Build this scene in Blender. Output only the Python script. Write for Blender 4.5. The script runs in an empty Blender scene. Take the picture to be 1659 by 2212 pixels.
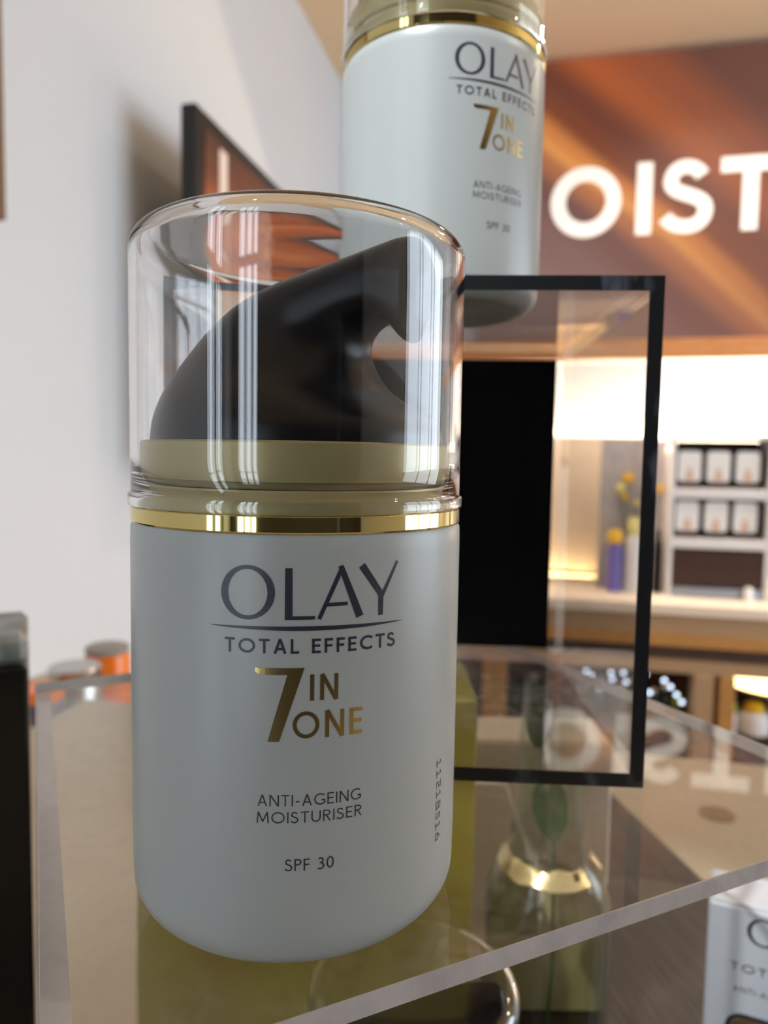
import bpy, math, random
from mathutils import Vector, Matrix, Euler
PI = math.pi
R = math.radians
rnd = random.Random(7)
scene = bpy.context.scene
COL = scene.collection

# ------------------------------------------------------------------ camera
CAM_Z = 1.157
PITCH, ROLL, FPX = R(4.2188), R(0.9363), 1566.93
cam_d = bpy.data.cameras.new('camera')
cam = bpy.data.objects.new('camera', cam_d)
COL.objects.link(cam)
fw = Vector((0, math.cos(PITCH), -math.sin(PITCH)))
r0 = Vector((1, 0, 0)); u0 = r0.cross(fw)
rt = r0 * math.cos(ROLL) + u0 * math.sin(ROLL)
up = rt.cross(fw)
M = Matrix((rt, up, -fw)).transposed().to_4x4()
M.translation = (0, 0, CAM_Z)
cam.matrix_world = M
cam_d.sensor_fit = 'VERTICAL'
cam_d.sensor_height = 6.17
cam_d.lens = FPX / 2212 * 6.17
cam_d.clip_start = 0.005
cam_d.clip_end = 100
cam_d.dof.use_dof = True
cam_d.dof.focus_distance = 0.086
cam_d.dof.aperture_fstop = cam_d.lens / 1.05
scene.camera = cam

# ------------------------------------------------------------------ world, exposure
world = bpy.data.worlds.new('world'); scene.world = world
world.use_nodes = True
bg = world.node_tree.nodes['Background']
bg.inputs['Color'].default_value = (0.79, 0.89, 1.0, 1)
bg.inputs['Strength'].default_value = 6.4
scene.view_settings.view_transform = 'Standard'
scene.view_settings.look = 'None'
scene.view_settings.exposure = 0.0
scene.view_settings.gamma = 1.0
scene.view_settings.use_curve_mapping = False
cy = scene.cycles
cy.max_bounces = 14; cy.transmission_bounces = 12; cy.transparent_max_bounces = 24
cy.glossy_bounces = 6; cy.diffuse_bounces = 5
cy.use_denoising = True
cy.sample_clamp_indirect = 6.0

# room axes: v to the right along the back wall, u away along the left wall
YAW = R(12.5)
ROOM = Matrix.Rotation(-YAW, 4, 'Z')
VL, VR, UN, UF, ZC = -0.788, 2.7, -1.5, 2.95, 2.55     # left, right, near, far walls, ceiling


def area_light(name, loc, target, sx, sy, power, color, portal=False, room=True):
    d = bpy.data.lights.new(name, 'AREA')
    d.shape = 'RECTANGLE'; d.size = sx; d.size_y = sy
    d.energy = power; d.color = color
    if portal:
        d.cycles.is_portal = True
    o = bpy.data.objects.new(name, d); COL.objects.link(o)
    a, b = Vector(loc), Vector(target)
    if room:
        a, b = ROOM @ a, ROOM @ b
    o.location = a
    o.rotation_euler = (b - a).to_track_quat('-Z', 'Y').to_euler()
    return o


WIN_NEAR = [(-0.66, -0.24), (1.5, 1.66)]          # v spans of the shop windows behind the camera
WIN_LEFT = (-1.25, -0.75)                       # u span
WIN_RIGHT = (0.25, 2.35)
WZ0, WZ1 = 0.55, 2.25
for a, b in WIN_NEAR:
    area_light('window_portal', ((a + b) / 2, UN - .02, (WZ0 + WZ1) / 2), ((a + b) / 2, 0, (WZ0 + WZ1) / 2), b - a, WZ1 - WZ0, 1, (1, 1, 1), True)
area_light('window_portal', (VR + .02, sum(WIN_RIGHT) / 2, (WZ0 + WZ1) / 2), (0, sum(WIN_RIGHT) / 2, (WZ0 + WZ1) / 2), WIN_RIGHT[1] - WIN_RIGHT[0], WZ1 - WZ0, 1, (1, 1, 1), True)

area_light('window_portal', (VL - .02, sum(WIN_LEFT) / 2, (WZ0 + WZ1) / 2), (0, sum(WIN_LEFT) / 2, (WZ0 + WZ1) / 2), WIN_LEFT[1] - WIN_LEFT[0], WZ1 - WZ0, 1, (1, 1, 1), True)

# ------------------------------------------------------------------ materials
def lin(c):
    return tuple((x / 255 / 12.92) if x / 255 <= 0.04045 else ((x / 255 + 0.055) / 1.055) ** 2.4 for x in c) + (1,)


def mat(name, rgb, rough=0.5, metal=0.0, bump=None, noise=None, **kw):
    m = bpy.data.materials.new(name); m.use_nodes = True
    nt = m.node_tree; b = nt.nodes['Principled BSDF']
    c = lin(rgb)
    b.inputs['Base Color'].default_value = c
    b.inputs['Roughness'].default_value = rough
    b.inputs['Metallic'].default_value = metal
    for k, v in kw.items():
        b.inputs[k.replace('_', ' ')].default_value = v
    if noise:
        sc, c2, lo, hi = noise[:4]
        n = nt.nodes.new('ShaderNodeTexNoise'); n.inputs['Scale'].default_value = sc
        n.inputs['Detail'].default_value = 5
        tc = nt.nodes.new('ShaderNodeTexCoord'); mp = nt.nodes.new('ShaderNodeMapping')
        if len(noise) > 4:
            mp.inputs['Scale'].default_value = noise[4]
        if len(noise) > 5:
            mp.inputs['Rotation'].default_value = noise[5]
        nt.links.new(tc.outputs['Object'], mp.inputs['Vector']); nt.links.new(mp.outputs[0], n.inputs['Vector'])
        cr = nt.nodes.new('ShaderNodeValToRGB')
        cr.color_ramp.elements[0].position = lo; cr.color_ramp.elements[0].color = c
        cr.color_ramp.elements[1].position = hi; cr.color_ramp.elements[1].color = lin(c2)
        nt.links.new(n.outputs[0], cr.inputs[0]); nt.links.new(cr.outputs[0], b.inputs['Base Color'])
    if bump:
        n2 = nt.nodes.new('ShaderNodeTexNoise'); n2.inputs['Scale'].default_value = bump[0]
        n2.inputs['Detail'].default_value = 3
        tc2 = nt.nodes.new('ShaderNodeTexCoord'); nt.links.new(tc2.outputs['Object'], n2.inputs['Vector'])
        bp = nt.nodes.new('ShaderNodeBump'); bp.inputs['Strength'].default_value = bump[1]
        bp.inputs['Distance'].default_value = bump[2]
        nt.links.new(n2.outputs[0], bp.inputs['Height']); nt.links.new(bp.outputs[0], b.inputs['Normal'])
    return m


def emit(name, rgb, strength):
    m = bpy.data.materials.new(name); m.use_nodes = True
    b = m.node_tree.nodes['Principled BSDF']
    b.inputs['Base Color'].default_value = lin(rgb)
    b.inputs['Emission Color'].default_value = lin(rgb)
    b.inputs['Emission Strength'].default_value = strength
    return m


def clear_sheet(name, tint=(1, 1, 1), ior=1.49, dust=0.0):
    """clear acrylic sheet: Fresnel reflection over straight transmission, with a trace of dust"""
    m = bpy.data.materials.new(name); m.use_nodes = True
    nt = m.node_tree; nt.nodes.clear()
    out = nt.nodes.new('ShaderNodeOutputMaterial')
    tr = nt.nodes.new('ShaderNodeBsdfTransparent'); tr.inputs[0].default_value = (*tint, 1)
    gl = nt.nodes.new('ShaderNodeBsdfGlossy'); gl.inputs['Roughness'].default_value = 0.015
    fr = nt.nodes.new('ShaderNodeFresnel')
    geo = nt.nodes.new('ShaderNodeNewGeometry')
    mr = nt.nodes.new('ShaderNodeMapRange')
    mr.inputs['To Min'].default_value = ior; mr.inputs['To Max'].default_value = 1 / ior
    nt.links.new(geo.outputs['Backfacing'], mr.inputs['Value']); nt.links.new(mr.outputs[0], fr.inputs['IOR'])
    mx = nt.nodes.new('ShaderNodeMixShader')
    nt.links.new(fr.outputs[0], mx.inputs[0]); nt.links.new(tr.outputs[0], mx.inputs[1]); nt.links.new(gl.outputs[0], mx.inputs[2])
    last = mx
    if dust > 0:
        df = nt.nodes.new('ShaderNodeBsdfDiffuse'); df.inputs[0].default_value = (0.75, 0.72, 0.66, 1)
        n = nt.nodes.new('ShaderNodeTexNoise'); n.inputs['Scale'].default_value = 260; n.inputs['Detail'].default_value = 6
        n.inputs['Distortion'].default_value = 1.5
        tc = nt.nodes.new('ShaderNodeTexCoord'); nt.links.new(tc.outputs['Object'], n.inputs['Vector'])
        r2 = nt.nodes.new('ShaderNodeMapRange'); r2.inputs['From Min'].default_value = .45; r2.inputs['From Max'].default_value = .85
        r2.inputs['To Min'].default_value = dust * .25; r2.inputs['To Max'].default_value = dust * 2.2
        nt.links.new(n.outputs[0], r2.inputs['Value'])
        m2 = nt.nodes.new('ShaderNodeMixShader')
        nt.links.new(r2.outputs[0], m2.inputs[0]); nt.links.new(mx.outputs[0], m2.inputs[1]); nt.links.new(df.outputs[0], m2.inputs[2])
        last = m2
    nt.links.new(last.outputs[0], out.inputs[0])
    return m


def glass(name, color=(1, 1, 1), ior=1.49, rough=0.0):
    m = bpy.data.materials.new(name); m.use_nodes = True
    nt = m.node_tree; nt.nodes.clear()
    out = nt.nodes.new('ShaderNodeOutputMaterial'); g = nt.nodes.new('ShaderNodeBsdfGlass')
    g.inputs['Color'].default_value = (*color, 1); g.inputs['IOR'].default_value = ior; g.inputs['Roughness'].default_value = rough
    nt.links.new(g.outputs[0], out.inputs[0])
    return m


MT = {}
MT['dark_wall'] = mat('dark_shop_wall', (40, 36, 35), .7)
MT['wall'] = mat('white_wall_paint', (227, 232, 237), .85, bump=(60, .1, .002))
MT['ceiling'] = mat('cream_ceiling_paint', (242, 214, 174), .9, bump=(50, .08, .002))
MT['floor'] = mat('wood_floor', (130, 110, 92), .5, noise=(6, (110, 90, 74), .35, .7, (1, 12, 1)))
MT['body'] = mat('satin_white_plastic', (154, 158, 156), .33, Subsurface_Weight=.15, Subsurface_Radius=(.004, .004, .004), Subsurface_Scale=.4)
MT['gold'] = mat('polished_gold', (220, 200, 132), .06, 1.0)
MT['collar'] = mat('champagne_plastic', (184, 170, 120), .4, .3)
MT['collar_dark'] = mat('champagne_groove', (150, 136, 92), .45, .3)
MT['pump'] = mat('black_satin_plastic', (9, 10, 14), .32, Specular_IOR_Level=.25)
MT['cap'] = glass('clear_cap_plastic', (.985, .985, .985), 1.5)
MT['ink'] = mat('navy_print', (40, 38, 52), .35)
MT['foil'] = mat('gold_foil_print', (205, 182, 120), .22, 1.0)
MT['code'] = mat('grey_inkjet_print', (72, 66, 68), .5)
MT['sheet'] = clear_sheet('clear_acrylic')
MT['plate'] = clear_sheet('clear_acrylic_plate', (.985, .985, .965), dust=.035)
MT['cube_edge'] = mat('acrylic_edge_painted_reflection', (12, 13, 16), .35, noise=(170, (84, 88, 100), .54, .76, (1, 1, .35), (0, R(35), 0)))  # dark internal reflection painted into the edge colour, with grey streaks
MT['plate_edge'] = mat('sawn_acrylic_edge', (174, 167, 166), .45, bump=(700, .3, .0004), noise=(160, (160, 153, 153), .4, .65))
MT['joint'] = mat('pale_glue_joint', (214, 209, 222), .5)
MT['black'] = mat('black_acrylic', (6, 6, 7), .14, noise=(40, (14, 14, 16), .55, .8), Specular_IOR_Level=.35)
MT['gold_card'] = mat('olive_gold_card', (146, 130, 46), .45, .2, noise=(30, (128, 106, 34), .35, .7))
MT['white_card'] = mat('white_coated_card', (186, 190, 198), .45)
MT['pale_card'] = mat('pale_beige_card', (238, 222, 204), .6)
MT['board'] = mat('dark_grained_wood', (28, 22, 19), .5, noise=(70, (72, 63, 56), .42, .78, (14, .55, 1), (0, 0, R(14))))
MT['counter'] = mat('pale_beige_laminate', (184, 172, 150), .5, noise=(9, (174, 161, 138), .35, .7))
MT['knot'] = mat('brown_mark', (128, 100, 72), .5)
MT['bottle_glass'] = clear_sheet('thin_clear_glass', (.93, .95, .93), 1.5)
MT['foil_pale'] = mat('pale_gold_foil', (222, 200, 150), .3, .6)
MT['water'] = clear_sheet('tinted_water', (.80, .79, .66), 1.2)
MT['leaf'] = mat('dark_green_leaf', (62, 84, 52), .5, noise=(60, (84, 104, 66), .4, .7))
MT['lid_grey'] = mat('grey_translucent_lid', (150, 154, 150), .3, noise=(70, (78, 82, 80), .45, .65))
MT['amber'] = mat('amber_plastic', (236, 120, 14), .25)
MT['silver'] = mat('brushed_silver', (190, 188, 186), .25, .9)
MT['grey_lid'] = mat('grey_lid_plastic', (150, 144, 138), .5)
MT['purple_dark'] = mat('dark_plum_plastic', (60, 48, 58), .4)
MT['tv_frame'] = mat('black_tv_plastic', (26, 28, 30), .4)
MT['frame_wood'] = mat('brown_frame_wood', (120, 92, 62), .5)
MT['picture'] = mat('pale_print', (190, 186, 180), .5)
MT['oak'] = mat('ochre_oak', (196, 146, 86), .45, noise=(20, (172, 122, 66), .35, .7, (1, 1, 8)))
MT['fascia'] = mat('orange_oak', (226, 160, 104), .45, noise=(12, (206, 138, 84), .35, .7, (1, 8, 8)))
MT['tan'] = mat('tan_laminate', (176, 146, 112), .5)
MT['cream'] = mat('cream_laminate', (238, 222, 200), .5)
MT['plum_wood'] = mat('dark_plum_wood', (86, 66, 56), .5, noise=(20, (66, 50, 44), .35, .7, (1, 1, 9)))
MT['dark_brown'] = mat('dark_brown_board', (58, 38, 30), .45)
MT['white_unit'] = mat('white_lacquer', (226, 226, 228), .4)
MT['grey_card'] = mat('grey_lilac_card', (166, 164, 176), .6, noise=(14, (196, 190, 184), .4, .65, (6, 1, 1)))
MT['violet'] = mat('violet_plastic', (112, 104, 190), .4)
MT['yellow'] = mat('yellow_plastic', (244, 196, 40), .4)
MT['lime'] = mat('lime_plastic', (150, 176, 40), .4)
MT['pale_yellow'] = mat('pale_yellow_plastic', (240, 226, 150), .4)
MT['white_plastic'] = mat('white_plastic', (236, 236, 236), .35)
MT['steel_blue'] = mat('blue_grey_metal', (150, 162, 180), .35, .4)
MT['chrome'] = mat('chrome', (235, 238, 242), .08, 1.0)
MT['teal_glass'] = mat('teal_bottle_glass', (40, 62, 62), .12)
MT['figure_print'] = mat('tan_figure_print', (214, 184, 160), .5)
MT['led_warm'] = emit('warm_led', (255, 228, 190), 90)
MT['led_low'] = emit('warm_led_low', (255, 222, 165), 60)
MT['led_top'] = emit('neutral_led', (255, 238, 220), 75)
MT['screen_white'] = emit('pale_screen_letter', (214, 196, 182), .4)
MT['glint_bead'] = emit('cold_white_glint', (214, 232, 255), 3.2)  # glow imitating daylight glints, not a lamp
MT['lamp_warm'] = emit('warm_lamp_glow', (255, 218, 150), 6)
MT['letter_white'] = emit('backlit_white_letter', (255, 250, 242), .45)


def ramp_print(name, axis_expr, stops, strength, base=.5, fade=None):
    """printed / backlit picture: colour ramp over s = a*x + b*z + c in object space"""
    m = bpy.data.materials.new(name); m.use_nodes = True
    nt = m.node_tree; b = nt.nodes['Principled BSDF']
    tc = nt.nodes.new('ShaderNodeTexCoord')
    dp = nt.nodes.new('ShaderNodeVectorMath'); dp.operation = 'DOT_PRODUCT'
    dp.inputs[1].default_value = axis_expr[:3]
    nz = nt.nodes.new('ShaderNodeTexNoise'); nz.inputs['Scale'].default_value = 1.6; nz.inputs['Detail'].default_value = 1
    nt.links.new(tc.outputs['Object'], nz.inputs['Vector'])
    nt.links.new(tc.outputs['Object'], dp.inputs[0])
    ad = nt.nodes.new('ShaderNodeMath'); ad.operation = 'ADD'; ad.inputs[1].default_value = axis_expr[3]
    nt.links.new(dp.outputs['Value'], ad.inputs[0])
    a2 = nt.nodes.new('ShaderNodeMath'); a2.operation = 'MULTIPLY_ADD'; a2.inputs[1].default_value = axis_expr[4] if len(axis_expr) > 4 else 0
    nt.links.new(nz.outputs[0], a2.inputs[0]); nt.links.new(ad.outputs[0], a2.inputs[2])
    cr = nt.nodes.new('ShaderNodeValToRGB'); el = cr.color_ramp.elements
    cr.color_ramp.interpolation = 'EASE'
    el[0].position = stops[0][0]; el[0].color = lin(stops[0][1])
    el[1].position = stops[-1][0]; el[1].color = lin(stops[-1][1])
    for p, c in stops[1:-1]:
        e = el.new(p); e.color = lin(c)
    nt.links.new(a2.outputs[0], cr.inputs[0])
    src = cr.outputs[0]
    if fade:
        d2 = nt.nodes.new('ShaderNodeVectorMath'); d2.operation = 'DOT_PRODUCT'; d2.inputs[1].default_value = fade[:3]
        nt.links.new(tc.outputs['Object'], d2.inputs[0])
        mr = nt.nodes.new('ShaderNodeMapRange'); mr.inputs['From Min'].default_value = fade[3]; mr.inputs['From Max'].default_value = fade[4]
        mr.inputs['To Min'].default_value = 0; mr.inputs['To Max'].default_value = fade[5]
        nt.links.new(d2.outputs['Value'], mr.inputs['Value'])
        mx = nt.nodes.new('ShaderNodeMix'); mx.data_type = 'RGBA'
        nt.links.new(mr.outputs[0], mx.inputs['Factor']); nt.links.new(src, mx.inputs['A'])
        mx.inputs['B'].default_value = lin(fade[6]); src = mx.outputs['Result']
    dk = nt.nodes.new('ShaderNodeMix'); dk.data_type = 'RGBA'; dk.inputs['Factor'].default_value = 1 - base
    nt.links.new(src, dk.inputs['A']); dk.inputs['B'].default_value = (.01, .01, .01, 1)
    nt.links.new(dk.outputs['Result'], b.inputs['Base Color'])
    nt.links.new(src, b.inputs['Emission Color']); b.inputs['Emission Strength'].default_value = strength
    b.inputs['Roughness'].default_value = .5
    return m


# ------------------------------------------------------------------ mesh helpers
class MB:
    def __init__(self):
        self.v, self.f, self.mi, self.sm = [], [], [], []

    def add(self, vs, fs, mi=0, smooth=False):
        o = len(self.v)
        self.v += [tuple(p) for p in vs]
        self.f += [tuple(i + o for i in f) for f in fs]
        self.mi += [mi] * len(fs); self.sm += [smooth] * len(fs)
        return self

    def box(self, x0, x1, y0, y1, z0, z1, mi=0, bev=0.0):
        if bev <= 0:
            vs = [(x, y, z) for z in (z0, z1) for y in (y0, y1) for x in (x0, x1)]
            fs = [(0, 2, 3, 1), (4, 5, 7, 6), (0, 1, 5, 4), (2, 6, 7, 3), (0, 4, 6, 2), (1, 3, 7, 5)]
            return self.add(vs, fs, mi)
        b = bev
        vs, idx = [], {}
        for sx in (0, 1):
            for sy in (0, 1):
                for sz in (0, 1):
                    X = (x0, x1)[sx]; Y = (y0, y1)[sy]; Z = (z0, z1)[sz]
                    ix = X + (b if sx == 0 else -b); iy = Y + (b if sy == 0 else -b); iz = Z + (b if sz == 0 else -b)
                    idx[sx, sy, sz] = len(vs)
                    vs += [(X, iy, iz), (ix, Y, iz), (ix, iy, Z)]
        g = lambda s, k: idx[s] + k
        fs = []
        def quad(ss, k): fs.append(tuple(g(s, k) for s in ss))
        quad([(0, 0, 0), (0, 0, 1), (0, 1, 1), (0, 1, 0)], 0); quad([(1, 0, 0), (1, 1, 0), (1, 1, 1), (1, 0, 1)], 0)
        quad([(0, 0, 0), (1, 0, 0), (1, 0, 1), (0, 0, 1)], 1); quad([(0, 1, 0), (0, 1, 1), (1, 1, 1), (1, 1, 0)], 1)
        quad([(0, 0, 0), (0, 1, 0), (1, 1, 0), (1, 0, 0)], 2); quad([(0, 0, 1), (1, 0, 1), (1, 1, 1), (0, 1, 1)], 2)
        for ax in range(3):
            o1, o2 = [a for a in range(3) if a != ax]
            for s1 in (0, 1):
                for s2 in (0, 1):
                    def S(t):
                        q = [0, 0, 0]; q[ax] = t; q[o1] = s1; q[o2] = s2; return tuple(q)
                    fs.append((g(S(0), o1), g(S(1), o1), g(S(1), o2), g(S(0), o2)))
        for s in idx:
            fs.append((g(s, 0), g(s, 1), g(s, 2)))
        return self.add(vs, fs, mi)

    def lathe(self, prof, seg=48, c=(0, 0), mi=0, smooth=True, axis_caps=True):
        """prof: (r, z) going round the outline; r == 0 closes on the axis"""
        vs, fs, rings = [], [], []
        for r, z in prof:
            if r < 1e-7:
                rings.append([len(vs)]); vs.append((c[0], c[1], z))
            else:
                k = len(vs); rings.append(list(range(k, k + seg)))
                for i in range(seg):
                    a = 2 * PI * i / seg
                    vs.append((c[0] + r * math.cos(a), c[1] + r * math.sin(a), z))
        for A, B in zip(rings, rings[1:]):
            if len(A) == 1 and len(B) == 1:
                continue
            for i in range(seg):
                j = (i + 1) % seg
                if len(A) == 1:
                    fs.append((A[0], B[i], B[j])[::-1])
                elif len(B) == 1:
                    fs.append((A[i], A[j], B[0]))
                else:
                    fs.append((A[i], A[j], B[j], B[i]))
        return self.add(vs, fs, mi, smooth)

    def prism(self, poly, y0, y1, mi=0):
        """poly in (x, z), extruded along y"""
        n = len(poly)
        vs = [(x, y0, z) for x, z in poly] + [(x, y1, z) for x, z in poly]
        fs = [tuple(range(n)), tuple(range(2 * n - 1, n - 1, -1))]
        fs += [(i, i + n, (i + 1) % n + n, (i + 1) % n) for i in range(n)]
        return self.add(vs, fs, mi)

    def tube(self, pts, r, seg=10, mi=0):
        vs, fs = [], []
        P = [Vector(p) for p in pts]
        for i, p in enumerate(P):
            t = (P[min(i + 1, len(P) - 1)] - P[max(i - 1, 0)]).normalized()
            a = t.orthogonal().normalized() if i == 0 else (a - t * a.dot(t)).normalized()
            b = t.cross(a)
            rr = r[i] if isinstance(r, (list, tuple)) else r
            for k in range(seg):
                w = 2 * PI * k / seg
                vs.append(p + a * rr * math.cos(w) + b * rr * math.sin(w))
        for i in range(len(P) - 1):
            for k in range(seg):
                fs.append((i * seg + k, i * seg + (k + 1) % seg, (i + 1) * seg + (k + 1) % seg, (i + 1) * seg + k))
        fs.append(tuple(range(seg))[::-1]); fs.append(tuple(range((len(P) - 1) * seg, len(P) * seg)))
        return self.add(vs, fs, mi, True)

    def build(self, name, mats, parent=None, loc=None, rotz=None, sharp=None):
        me = bpy.data.meshes.new(name)
        me.from_pydata(self.v, [], self.f)
        if not isinstance(mats, (list, tuple)):
            mats = [mats]
        for m in mats:
            me.materials.append(m)
        for p, mi, s in zip(me.polygons, self.mi, self.sm):
            p.material_index = mi; p.use_smooth = s
        import bmesh
        bm = bmesh.new(); bm.from_mesh(me)
        bmesh.ops.remove_doubles(bm, verts=bm.verts, dist=1e-7)
        bmesh.ops.recalc_face_normals(bm, faces=bm.faces)
        bm.to_mesh(me); bm.free()
        if any(self.sm):
            me.set_sharp_from_angle(angle=R(sharp if sharp else 38))
        o = bpy.data.objects.new(name, me); COL.objects.link(o)
        if parent is not None:
            o.parent = parent
        if loc is not None:
            o.location = loc
        if rotz is not None:
            o.rotation_euler = (0, 0, rotz)
        return o


def tag(o, label=None, cat=None, group=None, kind=None):
    if label: o['label'] = label
    if cat: o['category'] = cat
    if group: o['group'] = group
    if kind: o['kind'] = kind
    return o


def thing(name, label, cat, loc=(0, 0, 0), rotz=0.0, group=None):
    o = bpy.data.objects.new(name, None); COL.objects.link(o)
    o.empty_display_size = .02
    o.location = loc; o.rotation_euler = (0, 0, rotz)
    return tag(o, label, cat, group)


def room_thing(name, label, cat, v, u, z, group=None, rot=0.0):
    return thing(name, label, cat, ROOM @ Vector((v, u, z)), -YAW + rot, group)


def structure(name, mb, m, label=None):
    o = mb.build(name, m, rotz=-YAW)
    o['kind'] = 'structure'
    if label: o['label'] = label
    return o


def copy_tree(o, parent=None):
    c = o.copy(); COL.objects.link(c)
    if parent is not None:
        c.parent = parent
    for ch in list(o.children):
        copy_tree(ch, c)
    return c


# ------------------------------------------------------------------ stroke lettering
def arc(cx, cy_, rx, ry, a0, a1, n=18):
    return [(cx + rx * math.cos(R(a0 + (a1 - a0) * i / n)), cy_ + ry * math.sin(R(a0 + (a1 - a0) * i / n))) for i in range(n + 1)]


def bez(p0, p1, p2, p3, n=10):
    out = []
    for i in range(n + 1):
        t = i / n; s = 1 - t
        out.append(tuple(s ** 3 * a + 3 * s * s * t * b + 3 * s * t * t * c + t ** 3 * d for a, b, c, d in zip(p0, p1, p2, p3)))
    return out


def sshape(w, k):
    a = bez((w - .05, .84), (w - .12, 1.06), (.06, 1.08), (.05, .755), 9)
    b = bez((.05, .755), (.05, .50), (w, .56), (w, .27), 9)
    c = bez((w, .27), (w, -.08), (.10, -.09), (0, .17), 9)
    return [(x, k * .5 + y * (1 - k)) for x, y in a + b[1:] + c[1:]]


GLY = {  # advance width, strokes in cap-height units (stroke centrelines run to the outline; ends are butt cut)
    'A': (.74, lambda k: [[(k * .5, 0), (.37, 1)], [(.74 - k * .5, 0), (.37, 1)], [(.16, .32), (.58, .32)]]),
    'N': (.72, lambda k: [[(k / 2, 0), (k / 2, 1)], [(k / 2, 1), (.72 - k / 2, 0)], [(.72 - k / 2, 0), (.72 - k / 2, 1)]]),
    'T': (.60, lambda k: [[(.30, 0), (.30, 1)], [(0, 1 - k / 2), (.60, 1 - k / 2)]]),
    'I': (.12, lambda k: [[(.06, 0), (.06, 1)]]),
    '-': (.34, lambda k: [[(.03, .38), (.31, .38)]]),
    'G': (.84, lambda k: [arc(.48, .5, .48 - k / 2, .5 - k / 2, 48, 318, 22) + [(.80, .20)], [(.80, .42), (.80, .12)], [(.56, .42), (.80 + k / 2, .42)]]),
    'E': (.50, lambda k: [[(k / 2, 0), (k / 2, 1)], [(0, 1 - k / 2), (.50, 1 - k / 2)], [(0, .52), (.46, .52)], [(0, k / 2), (.50, k / 2)]]),
    'F': (.48, lambda k: [[(k / 2, 0), (k / 2, 1)], [(0, 1 - k / 2), (.48, 1 - k / 2)], [(0, .50), (.44, .50)]]),
    'L': (.48, lambda k: [[(k / 2, 0), (k / 2, 1)], [(0, k / 2), (.48, k / 2)]]),
    'M': (.92, lambda k: [[(k / 2, 0), (.10 + k / 4, 1)], [(.10 + k / 4, 1), (.46, .12)], [(.46, .12), (.82 - k / 4, 1)], [(.82 - k / 4, 1), (.92 - k / 2, 0)]]),
    'O': (.98, lambda k: [arc(.49, .5, .49 - k / 2, .5 - k / 2, 0, 360, 36)]),
    'U': (.70, lambda k: [[(k / 2, 1), (k / 2, .36)] + arc(.35, .36, .35 - k / 2, .36 - k / 2, 180, 360, 16)[1:] + [(.70 - k / 2, 1)]]),
    'R': (.58, lambda k: [[(k / 2, 0), (k / 2, 1)], [(0, 1 - k / 2), (.28, 1 - k / 2)] + arc(.28, .74, .25 - k / 2 + .02, .26 - k / 2, 90, -90, 12)[1:] + [(0, .48 + k / 2)], [(.26, .48), (.56 - k / 3, 0)]]),
    'P': (.54, lambda k: [[(k / 2, 0), (k / 2, 1)], [(0, 1 - k / 2), (.28, 1 - k / 2)] + arc(.28, .73, .26 - k / 2, .27 - k / 2, 90, -90, 12)[1:] + [(0, .46 + k / 2)]]),
    'S': (.54, lambda k: [sshape(.54 - k / 2, k)]),
    'C': (.80, lambda k: [arc(.49, .5, .49 - k / 2, .5 - k / 2, 46, 314, 24)]),
    'Y': (.66, lambda k: [[(.33, 0), (.33, .46)], [(.33, .44), (k / 2, 1)], [(.33, .44), (.66 - k / 2, 1)]]),
    '3': (.50, lambda k: [arc(.20, .745, .25 - k / 2, .255 - k / 2, 140, -90, 14) + arc(.19, .28, .31 - k / 2, .28 - k / 2 + .03, 90, -140, 14)[1:]]),
    '0': (.58, lambda k: [arc(.29, .5, .29 - k / 2, .5 - k / 2, 0, 360, 30)]),
    '1': (.44, lambda k: [[(.22, 0), (.22, 1)], [(.22, .96), (.06, .80)], [(.02, k / 2), (.42, k / 2)]]),
    '2': (.48, lambda k: [[(.02, 1 - k / 2), (.44 - k / 2, 1 - k / 2), (.44 - k / 2, .54), (.04 + k / 2, .46), (.04 + k / 2, k / 2), (.46, k / 2)]]),
    '5': (.48, lambda k: [[(.44, 1 - k / 2), (.06 + k / 2, 1 - k / 2), (.06 + k / 2, .55), (.42 - k / 2, .55), (.44 - k / 2, .08), (.02, k / 2)]]),
    '8': (.48, lambda k: [[(.06, .54), (.08, 1 - k / 2), (.40, 1 - k / 2), (.42, .54), (.06, .54)], [(.04, .5), (.04, k / 2), (.44, k / 2), (.44, .5)]]),
    '6': (.48, lambda k: [[(.36, 1), (.08, .56), (.06, k / 2), (.42, k / 2), (.42, .52), (.08, .52)]]),
    ' ': (.30, lambda k: []),
}


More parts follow.
